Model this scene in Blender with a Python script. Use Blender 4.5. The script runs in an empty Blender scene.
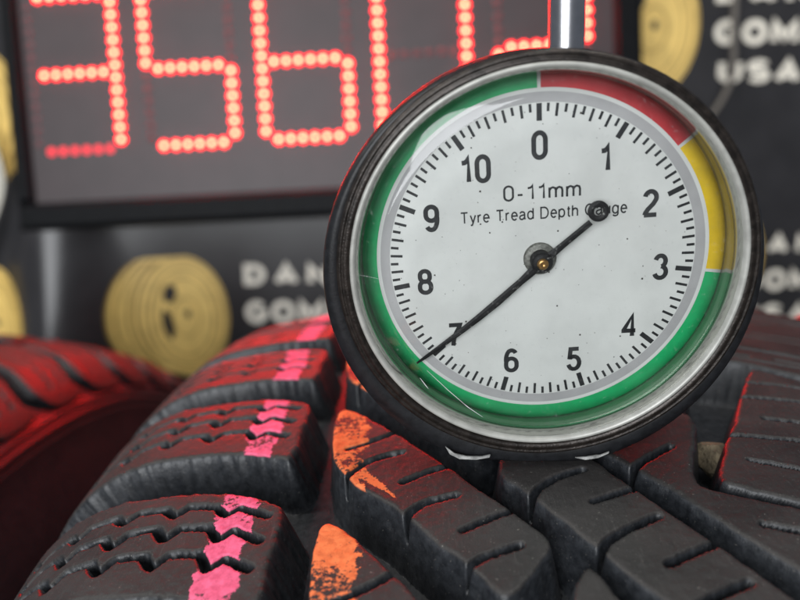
import bpy, math, random
import numpy as np
from mathutils import Matrix, Vector

random.seed(7)
rng = np.random.default_rng(11)
K = 0.001                                   # everything below is written in millimetres
sc = bpy.context.scene
COL = sc.collection

# ------------------------------------------------------------------ camera, world, lamps, exposure
AXLE = 313.0                                # height of the near tyre's axle above the floor
PITCH = math.radians(12.0)
CAM = Vector((0.0, -130.5, 346.2 + AXLE))
cam_d = bpy.data.cameras.new('camera')
cam = bpy.data.objects.new('camera', cam_d); COL.objects.link(cam)
cam.location = CAM * K
cam.rotation_euler = (math.radians(90) - PITCH, 0, 0)
cam_d.sensor_width = 36.0
cam_d.lens = 36.0 * 700 / 800
cam_d.clip_start = 0.005; cam_d.clip_end = 50
cam_d.dof.use_dof = True
cam_d.dof.focus_distance = 0.084
cam_d.dof.aperture_fstop = 19.0
sc.camera = cam

world = bpy.data.worlds.new('World'); sc.world = world; world.use_nodes = True
bg = world.node_tree.nodes['Background']
bg.inputs[0].default_value = (0.78, 0.86, 1.0, 1); bg.inputs[1].default_value = 0.17

def area(name, loc, target, sx, sy, power, color):
    d = bpy.data.lights.new(name, 'AREA'); d.shape = 'RECTANGLE'; d.size = sx; d.size_y = sy
    d.energy = power; d.color = color
    o = bpy.data.objects.new(name, d); COL.objects.link(o)
    o.location = loc
    o.rotation_euler = (Vector(target) - Vector(loc)).to_track_quat('-Z', 'Y').to_euler()
    return o
T0 = (0.02, -0.02, 0.64)
area('shop_door_light', (-0.50, -1.35, 0.93), T0, 0.95, 1.05, 29.0, (0.95, 0.975, 1.0))
area('ceiling_tube_light', (0.25, -0.25, 1.75), T0, 0.9, 0.16, 5.0, (1.0, 0.96, 0.90))
area('ceiling_tube_light', (-0.75, 0.05, 1.55), T0, 0.12, 0.9, 6.0, (1.0, 0.96, 0.90))

sc.view_settings.view_transform = 'Standard'; sc.view_settings.look = 'None'
sc.view_settings.exposure = 0.0; sc.view_settings.gamma = 1.0
sc.view_settings.use_curve_mapping = False
sc.cycles.use_denoising = True
sc.cycles.use_light_tree = True
sc.cycles.max_bounces = 8; sc.cycles.transparent_max_bounces = 12
sc.cycles.sample_clamp_indirect = 6.0
LED_POWER = 660.0

# ------------------------------------------------------------------ small helpers
def tag(o, label=None, cat=None, group=None, kind=None):
    if label: o['label'] = label
    if cat: o['category'] = cat
    if group: o['group'] = group
    if kind: o['kind'] = kind
    return o

def empty(name, loc=(0, 0, 0), mat=None):
    o = bpy.data.objects.new(name, None); COL.objects.link(o)
    o.empty_display_size = 0.01
    if mat is not None: o.matrix_world = mat
    else: o.location = Vector(loc) * K
    return o

def obj(name, me, material=None, parent=None, loc=None, rot=None):
    o = bpy.data.objects.new(name, me); COL.objects.link(o)
    if material is not None and not me.materials: me.materials.append(material)
    if parent is not None: o.parent = parent
    if loc is not None: o.location = Vector(loc) * K
    if rot is not None: o.rotation_euler = rot
    return o

def mesh(name, verts, faces, smooth=True):
    me = bpy.data.meshes.new(name)
    v = np.asarray(verts, float) * K
    me.from_pydata(v.tolist(), [], [tuple(int(i) for i in f) for f in faces])
    me.update()
    if smooth: me.polygons.foreach_set('use_smooth', [True] * len(me.polygons))
    return me

class MB:
    def __init__(s): s.v = []; s.f = []
    def add(s, v, f):
        n = len(s.v); s.v += [tuple(p) for p in v]; s.f += [tuple(i + n for i in q) for q in f]
    def box(s, x0, x1, y0, y1, z0, z1, b=0.0):
        if b <= 0:
            v = [(x0,y0,z0),(x1,y0,z0),(x1,y1,z0),(x0,y1,z0),(x0,y0,z1),(x1,y0,z1),(x1,y1,z1),(x0,y1,z1)]
            f = [(0,3,2,1),(4,5,6,7),(0,1,5,4),(1,2,6,5),(2,3,7,6),(3,0,4,7)]
        else:
            v = [(x0,y0,z0),(x1,y0,z0),(x1,y1,z0),(x0,y1,z0),(x0,y0,z1-b),(x1,y0,z1-b),(x1,y1,z1-b),(x0,y1,z1-b),
                 (x0+b,y0+b,z1),(x1-b,y0+b,z1),(x1-b,y1-b,z1),(x0+b,y1-b,z1)]
            f = [(0,3,2,1),(8,9,10,11),(0,1,5,4),(1,2,6,5),(2,3,7,6),(3,0,4,7),(4,5,9,8),(5,6,10,9),(6,7,11,10),(7,4,8,11)]
        s.add(v, f)
    def mesh(s, name, smooth=False): return mesh(name, s.v, s.f, smooth)

def lathe(name, prof, seg=160, cx=0.0, cy=0.0, clip=None, close=False, smooth=True):
    """prof: (r, z) list turned round local z."""
    v = []; f = []; n = len(prof)
    for i in range(seg):
        a = 2 * math.pi * i / seg
        for q in prof:                       # (r, z) or (r, z, share of the centre offset)
            r, z = q[:2]; b = q[2] if len(q) > 2 else 1.0
            y = cy * b + r * math.cos(a)
            if clip is not None: y = max(y, clip)
            v.append((cx * b + r * math.sin(a), y, z))
    m = n if close else n - 1
    for i in range(seg):
        j = (i + 1) % seg
        for k in range(m):
            l = (k + 1) % n
            f.append((i*n+k, j*n+k, j*n+l, i*n+l))
    return mesh(name, v, f, smooth)

def tube(name, pts, rad, seg=12, cap=True):
    pts = [Vector(p) for p in pts]; v = []; f = []
    if not isinstance(rad, (list, tuple)): rad = [rad] * len(pts)
    for i, p in enumerate(pts):
        d = (pts[min(i+1, len(pts)-1)] - pts[max(i-1, 0)]).normalized()
        a = d.orthogonal().normalized() if i == 0 else (a - d * a.dot(d)).normalized()
        b = d.cross(a)
        for k in range(seg):
            t = 2 * math.pi * k / seg
            v.append(tuple(p + (a * math.cos(t) + b * math.sin(t)) * rad[i]))
    for i in range(len(pts) - 1):
        for k in range(seg):
            l = (k + 1) % seg
            f.append((i*seg+k, i*seg+l, (i+1)*seg+l, (i+1)*seg+k))
    if cap:
        f.append(tuple(range(seg))[::-1]); f.append(tuple((len(pts)-1)*seg + k for k in range(seg)))
    return mesh(name, v, f)

def arc(cx, cy, rx, ry, a0, a1, n=14):
    return [(cx + rx * math.cos(math.radians(a0 + (a1 - a0) * i / n)), cy + ry * math.sin(math.radians(a0 + (a1 - a0) * i / n))) for i in range(n + 1)]
def loop(cx, cy, rx, ry, st=0.0):
    """closed oval with straight sides of half length st"""
    p = arc(cx, cy + st, rx, ry - st, 0, 180) + arc(cx, cy - st, rx, ry - st, 180, 360)
    return p + [p[0]]
GW = .46
GLYPH = {                                   # centre lines: (advance, strokes), cap height 1
 '0': (.46, [loop(.23, .5, .23, .5, .22)]),
 '1': (.34, [[(.03, .79), (.15, .80), (.25, .87), (.29, .97), (.29, 0)]]),
 '2': (.46, [arc(.225, .74, .225, .26, 170, -20) + [(.33, .47), (.12, .24), (.03, .10), (.0, 0)], [(-.03, 0), (.47, 0)]]),
 '3': (.46, [arc(.215, .755, .205, .245, 165, -78), arc(.215, .265, .235, .265, 82, -165)]),
 '4': (.48, [[(.36, 0), (.36, .97), (.0, .30), (.0, .26), (.50, .26)]]),
 '5': (.46, [[(.43, 1), (.08, 1), (.03, .50)] + arc(.215, .315, .24, .315, 140, -165)]),
 '6': (.46, [arc(.25, .76, .20, .24, 25, 100, 6) + arc(.23, .5, .23, .5, 110, 185, 8), loop(.23, .30, .23, .30, .06)]),
 '7': (.46, [[(0, 1), (.47, 1), (.44, .90), (.27, .58), (.18, .30), (.14, 0)]]),
 '8': (.46, [loop(.23, .755, .205, .245, .04), loop(.23, .265, .235, .265, .04)]),
 '9': (.46, [arc(.21, .24, .20, .24, 205, 280, 6) + arc(.23, .5, .23, .5, -70, 5, 8), loop(.23, .70, .23, .30, .06)]),
 '-': (.26, [[(.0, .34), (.26, .34)]]),
 'T': (.56, [[(0, 1), (.56, 1)], [(.28, 1), (.28, 0)]]),
 'D': (.58, [[(0, 0), (0, 1), (.26, 1)] + arc(.26, .5, .32, .5, 90, -90)[1:] + [(0, 0)]]),
 'G': (.66, [arc(.33, .5, .33, .5, 45, 335, 20) + [(.64, .30), (.64, .47), (.36, .47)]]),
 'y': (.40, [[(0, .72), (.20, 0)], [(.41, .72), (.20, 0), (.13, -.20), (.0, -.24)]]),
 'r': (.22, [[(0, 0), (0, .72)], [(0, .48), (.08, .66), (.24, .71)]]),
 'e': (.44, [[(.02, .38), (.44, .38)] + arc(.23, .36, .215, .36, 3, 318, 16)]),
 'a': (.44, [arc(.21, .52, .19, .20, 165, 0, 8) + [(.40, .12), (.45, 0)], [(.40, .44), (.16, .38)] + arc(.17, .19, .17, .19, 100, 300, 8) + [(.40, .20)]]),
 'd': (.44, [[(.43, 1), (.43, 0)], loop(.215, .36, .215, .36, .05)]),
 'p': (.44, [[(0, .72), (0, -.26)], loop(.215, .36, .215, .36, .05)]),
 't': (.20, [[(.10, .92), (.10, .10), (.15, .01), (.23, .01)], [(0, .70), (.22, .70)]]),
 'h': (.42, [[(0, 0), (0, 1)], [(0, .50), (.10, .68), (.22, .72), (.36, .66), (.40, .50), (.40, 0)]]),
 'u': (.42, [[(0, .72), (0, .20), (.06, .05), (.18, 0), (.32, .06), (.40, .22)], [(.40, .72), (.40, 0)]]),
 'g': (.44, [[(.43, .72), (.43, -.06)] + arc(.22, -.06, .21, .19, 0, -155, 8), loop(.215, .36, .215, .36, .05)]),
 'm': (.68, [[(0, 0), (0, .72)], [(0, .52), (.08, .67), (.18, .72), (.30, .66), (.34, .50), (.34, 0)], [(.34, .52), (.42, .67), (.52, .72), (.64, .66), (.68, .50), (.68, 0)]]),
 'A': (.70, [[(0, 0), (.35, 1), (.70, 0)], [(.14, .26), (.56, .26)]]),
 'N': (.62, [[(0, 0), (0, 1), (.62, 0), (.62, 1)]]),
 'O': (.70, [loop(.35, .5, .35, .5, .08)]),
 'M': (.80, [[(0, 0), (0, 1), (.40, .25), (.80, 1), (.80, 0)]]),
 'U': (.62, [[(0, 1), (0, .34)] + arc(.31, .34, .31, .34, 180, 360) + [(.62, 1)]]),
 'S': (.58, [arc(.29, .755, .28, .245, 30, 255, 12) + arc(.29, .255, .29, .255, 75, -150, 12)]),
 ' ': (.30, []),
}
def ribbon(pts, w):
    """a stroke of width 2w along pts, in the plane"""
    P = [Vector((x, y)) for x, y in pts]; P = [p for i, p in enumerate(P) if i == 0 or (p - P[i-1]).length > 1e-5]
    closed = (P[0] - P[-1]).length < 1e-4
    if closed: P = P[:-1]
    n = len(P); L = []; Rr = []
    for i in range(n):
        a = P[(i - 1) % n] if closed or i > 0 else None; b = P[(i + 1) % n] if closed or i < n - 1 else None
        d1 = (P[i] - a).normalized() if a is not None else (b - P[i]).normalized()
        d2 = (b - P[i]).normalized() if b is not None else d1
        n1 = Vector((-d1.y, d1.x)); n2 = Vector((-d2.y, d2.x)); mm = n1 + n2
        mm = mm.normalized() if mm.length > .2 else n1
        k = w / max(.55, mm.dot(n1))
        c = P[i]
        if a is None: c = c - d2 * w * .0
        L.append(c + mm * k); Rr.append(c - mm * k)
    return L, Rr, closed
def text_mesh(name, body, height, weight=.075, sx=1.0, gap=.16, thick=.02):
    """flat printed lettering in local xy, millimetres, origin at its middle; height is that of a capital"""
    m = MB(); x0 = 0.0; w = weight; kk = (1 - 2 * w); lay = 0
    for ch in body:
        adv, strokes = GLYPH[ch]
        for st in strokes:
            pts = [(x0 + x * sx, w + y * kk) for x, y in st]
            L, Rr, closed = ribbon(pts, w); n = len(L); z = thick + lay * .004; lay = (lay + 1) % 4
            v = [(p.x * height, p.y * height, z) for p in L] + [(p.x * height, p.y * height, z) for p in Rr]
            v += [(x, y, 0) for x, y, _ in v]
            f = []
            for i in range(n if closed else n - 1):
                j = (i + 1) % n
                f += [(n + i, n + j, j, i), (i, j, 2*n + j, 2*n + i), (n + j, n + i, 3*n + i, 3*n + j)]
            if not closed: f += [(0, 2*n, 3*n, n), (n - 1, 2*n - 1, 4*n - 1, 3*n - 1)]
            m.add(v, f)
        x0 += adv * sx + gap + (2 * w if strokes else 0)
    a = np.array(m.v); mid = (a[:, :2].min(0) + a[:, :2].max(0)) / 2; a[:, :2] -= mid
    m.v = a.tolist()
    return m.mesh(name)

# ------------------------------------------------------------------ materials
def new_mat(name):
    m = bpy.data.materials.new(name); m.use_nodes = True
    nt = m.node_tree
    return m, nt, nt.nodes['Principled BSDF'], nt.nodes['Material Output']

def N(nt, t, **kw):
    n = nt.nodes.new(t)
    for k, v in kw.items():
        if k in n.bl_rna.properties: setattr(n, k, v)
        else: n.inputs[k].default_value = v
    return n

def math_n(nt, op, a, b=None, c=None, clamp=False):
    n = nt.nodes.new('ShaderNodeMath'); n.operation = op; n.use_clamp = clamp
    for i, x in enumerate((a, b, c)):
        if x is None: continue
        if isinstance(x, (int, float)): n.inputs[i].default_value = x
        else: nt.links.new(x, n.inputs[i])
    return n.outputs[0]

def mix_c(nt, fac, a, b):
    n = nt.nodes.new('ShaderNodeMix'); n.data_type = 'RGBA'
    if isinstance(fac, (int, float)): n.inputs[0].default_value = fac
    else: nt.links.new(fac, n.inputs[0])
    for i, x in ((6, a), (7, b)):
        if isinstance(x, (tuple, list)): n.inputs[i].default_value = (*x[:3], 1)
        else: nt.links.new(x, n.inputs[i])
    return n.outputs[2]

def noise(nt, scale, detail=4, rough=.55, vec=None):
    n = nt.nodes.new('ShaderNodeTexNoise'); n.inputs['Scale'].default_value = scale
    n.inputs['Detail'].default_value = detail; n.inputs['Roughness'].default_value = rough
    if vec is None:
        g = nt.nodes.new('ShaderNodeNewGeometry'); vec = g.outputs['Position']
    nt.links.new(vec, n.inputs['Vector'])
    return n.outputs['Fac']

def ramp(nt, x, lo, hi):
    n = nt.nodes.new('ShaderNodeMapRange'); n.clamp = True; n.interpolation_type = 'SMOOTHSTEP'
    n.inputs['From Min'].default_value = lo; n.inputs['From Max'].default_value = hi
    nt.links.new(x, n.inputs['Value'])
    return n.outputs['Result']

def bump(nt, h, strength, dist):
    n = nt.nodes.new('ShaderNodeBump'); n.inputs['Strength'].default_value = strength
    n.inputs['Distance'].default_value = dist
    nt.links.new(h, n.inputs['Height'])
    return n.outputs['Normal']

def plain(name, col, rough=.5, metal=0.0, var=.15, scale=300.0, bmp=0.0, bdist=.0002, spec=.5, coat=0.0):
    m, nt, p, out = new_mat(name)
    f = noise(nt, scale)
    dark = tuple(c * (1 - var) for c in col); lite = tuple(min(1, c * (1 + var)) for c in col)
    nt.links.new(mix_c(nt, ramp(nt, f, .3, .7), dark, lite), p.inputs['Base Color'])
    p.inputs['Roughness'].default_value = rough; p.inputs['Metallic'].default_value = metal
    p.inputs['Specular IOR Level'].default_value = spec; p.inputs['Coat Weight'].default_value = coat
    if bmp: nt.links.new(bump(nt, noise(nt, scale * 4, 5), bmp, bdist), p.inputs['Normal'])
    return m

def rubber(name, stripes):
    """worn tread rubber: rubbed brownish top, greyer moulded walls, factory colour lines."""
    m, nt, p, out = new_mat(name)
    at = nt.nodes.new('ShaderNodeAttribute'); at.attribute_name = 'tread'
    sep = nt.nodes.new('ShaderNodeSeparateXYZ'); nt.links.new(at.outputs['Vector'], sep.inputs[0])
    u, h = sep.outputs['X'], sep.outputs['Z']            # lateral place in mm, height in mm below the tread
    n1 = noise(nt, 130, 6, .6); n2 = noise(nt, 900, 5, .65); n3 = noise(nt, 2600, 3, .6)
    sv = nt.nodes.new('ShaderNodeVectorMath'); sv.operation = 'MULTIPLY'; sv.inputs[1].default_value = (2.2, .22, .5)
    nt.links.new(at.outputs['Vector'], sv.inputs[0]); rub = noise(nt, 1.0, 5, .7, sv.outputs[0])   # fine scuffs along the rolling direction
    dirt = noise(nt, 340, 6, .7)
    top = ramp(nt, h, -.42, -.12)
    moulded = mix_c(nt, ramp(nt, n2, .3, .75), (.010, .0115, .014), (.026, .029, .034))
    worn = mix_c(nt, ramp(nt, n1, .3, .7), (.013, .012, .012), (.024, .0215, .021))
    worn = mix_c(nt, math_n(nt, 'MULTIPLY', ramp(nt, n3, .58, .78), .55), worn, (.055, .055, .055))
    worn = mix_c(nt, math_n(nt, 'MULTIPLY', ramp(nt, rub, .55, .75), .5), worn, (.060, .057, .055))
    moulded = mix_c(nt, math_n(nt, 'MULTIPLY', ramp(nt, dirt, .55, .75), .35), moulded, (.065, .070, .078))
    col = mix_c(nt, top, moulded, worn)
    col = mix_c(nt, math_n(nt, 'MULTIPLY', ramp(nt, dirt, .62, .76), .25), col, (.080, .076, .070))
    col = mix_c(nt, math_n(nt, 'MULTIPLY', ramp(nt, noise(nt, 3800, 2, .5), .70, .76), .7), col, (.20, .19, .17))   # grit
    rgh = math_n(nt, 'ADD', math_n(nt, 'ADD', math_n(nt, 'MULTIPLY', n2, .25), math_n(nt, 'MULTIPLY', n1, .30)), math_n(nt, 'ADD', math_n(nt, 'MULTIPLY', top, .12), .17))
    for cu, half, c0, c1, hole, wb in stripes:
        wob = math_n(nt, 'MULTIPLY', math_n(nt, 'SUBTRACT', noise(nt, 210, 6, .75), .5), wb)
        d = math_n(nt, 'ABSOLUTE', math_n(nt, 'SUBTRACT', math_n(nt, 'ADD', u, wob), cu))
        band = math_n(nt, 'SUBTRACT', 1.0, ramp(nt, d, half - .12, half + .12))
        holes = math_n(nt, 'ADD', math_n(nt, 'MULTIPLY', noise(nt, 95, 3, .5), .62), math_n(nt, 'MULTIPLY', noise(nt, 1500, 4, .7), .38))
        keep = ramp(nt, holes, hole, hole + .05)
        f = math_n(nt, 'MULTIPLY', math_n(nt, 'MULTIPLY', band, keep), math_n(nt, 'MULTIPLY', ramp(nt, h, -.34, -.12), math_n(nt, 'ADD', .72, math_n(nt, 'MULTIPLY', n2, .42))))
        pc = mix_c(nt, ramp(nt, n2, .3, .7), c0, c1)
        col = mix_c(nt, f, col, pc)
        rgh = math_n(nt, 'MAXIMUM', rgh, math_n(nt, 'MULTIPLY', f, .62))
    if stripes:                                          # a dragged streak of the orange line down each slanting block
        sl = sep.outputs['Y']; t = math_n(nt, 'DIVIDE', math_n(nt, 'ADD', sl, 46.0), -8.0)
        uc = math_n(nt, 'ADD', math_n(nt, 'MULTIPLY', t, 5.6), -51.2)
        d = math_n(nt, 'ABSOLUTE', math_n(nt, 'SUBTRACT', math_n(nt, 'ADD', u, math_n(nt, 'MULTIPLY', math_n(nt, 'SUBTRACT', noise(nt, 420, 5, .75), .5), 2.4)), uc))
        wd = math_n(nt, 'SUBTRACT', 1.15, math_n(nt, 'MULTIPLY', t, 1.0))
        f = math_n(nt, 'GREATER_THAN', wd, d)
        f = math_n(nt, 'MULTIPLY', f, math_n(nt, 'MULTIPLY', math_n(nt, 'GREATER_THAN', t, 0.0), math_n(nt, 'LESS_THAN', t, 1.0)))
        f = math_n(nt, 'MULTIPLY', math_n(nt, 'MULTIPLY', f, ramp(nt, noise(nt, 1500, 4, .7), .36, .46)), ramp(nt, h, -.5, -.2))
        col = mix_c(nt, math_n(nt, 'MULTIPLY', f, .9), col, (.74, .16, .045))
    nt.links.new(col, p.inputs['Base Color']); nt.links.new(rgh, p.inputs['Roughness'])
    hh = math_n(nt, 'ADD', math_n(nt, 'ADD', math_n(nt, 'MULTIPLY', n2, .8), math_n(nt, 'MULTIPLY', n3, .4)), math_n(nt, 'MULTIPLY', rub, .5))
    nt.links.new(bump(nt, hh, .42, .0002), p.inputs['Normal'])
    return m

M = {}
M['rubber'] = rubber('striped_rubber', [(-65.0, 2.3, (.66, .075, .17), (.85, .13, .26), .375, 5.0),
                                        (-52.6, 2.9, (.66, .13, .032), (.84, .20, .06), .425, 9.0)])
M['rubber_plain'] = rubber('plain_rubber', [])
M['casing'] = plain('gauge_black_casing', (.010, .0105, .012), .40, 0, .3, 900, .35, .00006, .35)
M['bezel'] = plain('gauge_worn_bezel', (.026, .021, .018), .30, .5, .45, 900, .6, .00008)
M['rim'] = plain('gauge_pale_rim', (.38, .38, .35), .38, .15, .15, 500, .15, .00003)
M['wall_ring'] = plain('gauge_inner_ring', (.40, .40, .36), .17, .8, .08, 400, .08, .00002)
M['dial'] = plain('dial_white_print', (.60, .607, .59), .55, 0, .06, 160)
M['dial_grey'] = plain('dial_grey_print', (.36, .355, .36), .55, 0, .06, 300)
M['dial_line'] = plain('dial_pale_line', (.60, .60, .60), .55, 0, .05, 300)
M['red'] = plain('dial_red_print', (.50, .028, .035), .5, 0, .08, 400)
M['yellow'] = plain('dial_yellow_print', (.70, .47, .012), .5, 0, .08, 400)
M['green'] = plain('dial_green_print', (.003, .35, .11), .5, 0, .10, 400)
M['ink'] = plain('dial_black_ink', (.007, .008, .010), .6, 0, .5, 2500)
def chipped_black():
    m, nt, p, out = new_mat('needle_chipped_black')
    c = mix_c(nt, ramp(nt, noise(nt, 1700, 5, .7), .60, .68), (.006, .006, .007), (.22, .22, .21))
    nt.links.new(c, p.inputs['Base Color']); p.inputs['Roughness'].default_value = .55; p.inputs['Specular IOR Level'].default_value = .25
    nt.links.new(bump(nt, noise(nt, 2600, 4), .5, .00005), p.inputs['Normal'])
    return m
M['needle'] = chipped_black()
M['brass'] = plain('brass_pin', (.42, .24, .09), .30, 1.0, .3, 2000)
M['hub'] = plain('hub_grey_metal', (.15, .15, .135), .5, .4, .45, 2600, .3, .00004)
M['chrome'] = plain('polished_chrome', (.52, .52, .54), .27, 1.0, .08, 500, .1, .00003)
M['paper'] = plain('white_paper', (.27, .27, .26), .7, 0, .5, 900)
M['scratch'] = plain('scratch_white', (.8, .82, .82), .5)
M['speck'] = plain('dark_specks', (.05, .045, .04), .7)
M['stone'] = plain('beige_stone', (.17, .135, .085), .75, 0, .45, 420, .8, .0006)
M['frame'] = plain('sign_black_frame', (.004, .0045, .0055), .55, 0, .2, 200, spec=.10)
M['panel'] = plain('sign_dark_panel', (.033, .021, .023), .5, 0, .10, 60)
M['banner'] = plain('banner_black_vinyl', (.028, .027, .029), .30, 0, .15, 40)
M['gold'] = plain('banner_gold_print', (.80, .56, .17), .45, 0, .10, 90)
M['gold_dark'] = plain('banner_gold_shade_print', (.27, .17, .04), .45, 0, .10, 90)
M['cream'] = plain('banner_cream_print', (.86, .81, .70), .45, 0, .06, 90)
M['cable'] = plain('grey_cable', (.13, .115, .10), .5)
M['strip'] = plain('strip_off_white', (.55, .53, .46), .6)
M['floor'] = plain('concrete', (.16, .155, .15), .8, 0, .25, 30, .4, .002)

def glass_mat():
    m = bpy.data.materials.new('clear_crystal'); m.use_nodes = True; nt = m.node_tree
    nt.nodes.clear()
    out = nt.nodes.new('ShaderNodeOutputMaterial')
    tr = N(nt, 'ShaderNodeBsdfTransparent'); tr.inputs[0].default_value = (.965, .975, .97, 1)
    gl = N(nt, 'ShaderNodeBsdfGlossy'); gl.inputs['Roughness'].default_value = .06
    df = N(nt, 'ShaderNodeBsdfDiffuse'); df.inputs[0].default_value = (.75, .76, .74, 1)
    fr = N(nt, 'ShaderNodeFresnel'); fr.inputs['IOR'].default_value = 1.55
    m1 = nt.nodes.new('ShaderNodeMixShader'); m2 = nt.nodes.new('ShaderNodeMixShader')
    dust = math_n(nt, 'MULTIPLY', ramp(nt, noise(nt, 1800, 6, .75), .56, .80), .18)
    dust = math_n(nt, 'ADD', dust, math_n(nt, 'MULTIPLY', ramp(nt, noise(nt, 120, 3, .6), .42, .75), .02))
    nt.links.new(dust, m1.inputs[0]); nt.links.new(tr.outputs[0], m1.inputs[1]); nt.links.new(df.outputs[0], m1.inputs[2])
    nt.links.new(fr.outputs[0], m2.inputs[0]); nt.links.new(m1.outputs[0], m2.inputs[1]); nt.links.new(gl.outputs[0], m2.inputs[2])
    nt.links.new(m2.outputs[0], out.inputs['Surface'])
    return m
M['crystal'] = glass_mat()

def emit_mat(name, col, strength):
    m = bpy.data.materials.new(name); m.use_nodes = True; nt = m.node_tree
    nt.nodes.clear()
    out = nt.nodes.new('ShaderNodeOutputMaterial'); e = nt.nodes.new('ShaderNodeEmission')
    e.inputs[0].default_value = (*col, 1); e.inputs[1].default_value = strength
    nt.links.new(e.outputs[0], out.inputs['Surface'])
    return m
M['led_on'] = emit_mat('lit_led', (1.0, 4.3 / LED_POWER, 2.2 / LED_POWER), LED_POWER)
M['led_halo'] = emit_mat('led_halo_ring', (1.0, .004, .012), 8.0)  # red emission added round each core to give the LEDs a halo
M['led_dim'] = emit_mat('dim_led', (1.0, .05, .07), 2.2)
M['led_off'] = plain('unlit_led', (.11, .035, .04), .4)

# ------------------------------------------------------------------ the floor
m = MB(); m.box(-2500, 2500, -2500, 2500, -20, 0)
tag(obj('floor', m.mesh('floor'), M['floor']), kind='structure')

# ------------------------------------------------------------------ tyres
R, W, RC, RS = 313.0, 79.0, 368.0, 26.2
A0 = W / RC

def profile(u):
    """lateral arc position u (0 = middle of the tread) -> x, radius, outward normal; u may be an array."""
    u = np.asarray(u, float); a = np.abs(u); s = np.sign(u)
    t = np.where(a <= W, a / RC, (a - W) / RS + A0)
    x = np.where(a <= W, a, W + RS * (np.sin(t) - math.sin(A0)))
    r = np.where(a <= W, R - a * a / (2 * RC), R - W * W / (2 * RC) - RS * (math.cos(A0) - np.cos(t)))
    return s * x, r, s * np.sin(t), np.cos(t)

def on_tyre(u, s, h):
    x, r, nx, nr = profile(u)
    th = np.asarray(s) / R; rr = r + nr * h
    return np.stack([x + nx * h, rr * np.sin(th), rr * np.cos(th)], -1)

def seg_dist(px, py, ax, ay, bx, by):
    dx, dy = bx - ax, by - ay
    t = np.clip(((px - ax) * dx + (py - ay) * dy) / (dx * dx + dy * dy + 1e-9), 0, 1)
    return np.hypot(px - ax - t * dx, py - ay - t * dy), t

def chaikin(p, n=2, closed=True, q=.22):
    p = np.asarray(p, float)
    for _ in range(n):
        o = []
        k = len(p)
        for i in range(k if closed else k - 1):
            a, b = p[i], p[(i + 1) % k]
            o += [a * (1 - q) + b * q, a * q + b * (1 - q)]
        if not closed: o = [p[0]] + o + [p[-1]]
        p = np.array(o)
    return p

def sdf(px, py, poly):
    d = np.full(px.shape, 1e9); ins = np.zeros(px.shape, bool)
    k = len(poly)
    for i in range(k):
        ax, ay = poly[i]; bx, by = poly[(i + 1) % k]
        dd, _ = seg_dist(px, py, ax, ay, bx, by); d = np.minimum(d, dd)
        c = ((ay > py) != (by > py))
        with np.errstate(divide='ignore', invalid='ignore'):
            ins ^= c & (px < (bx - ax) * (py - ay) / (by - ay + 1e-12) + ax)
    return np.where(ins, -d, d)

def wnoise(px, py, scale, seed):
    g = np.random.default_rng(seed); o = np.zeros(px.shape)
    for k in range(7):
        a = g.uniform(0, 6.28); f = scale * g.uniform(.6, 1.9); ph = g.uniform(0, 6.28)
        o += np.sin((px * math.cos(a) + py * math.sin(a)) * f + ph)
    return o / 4.0

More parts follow.
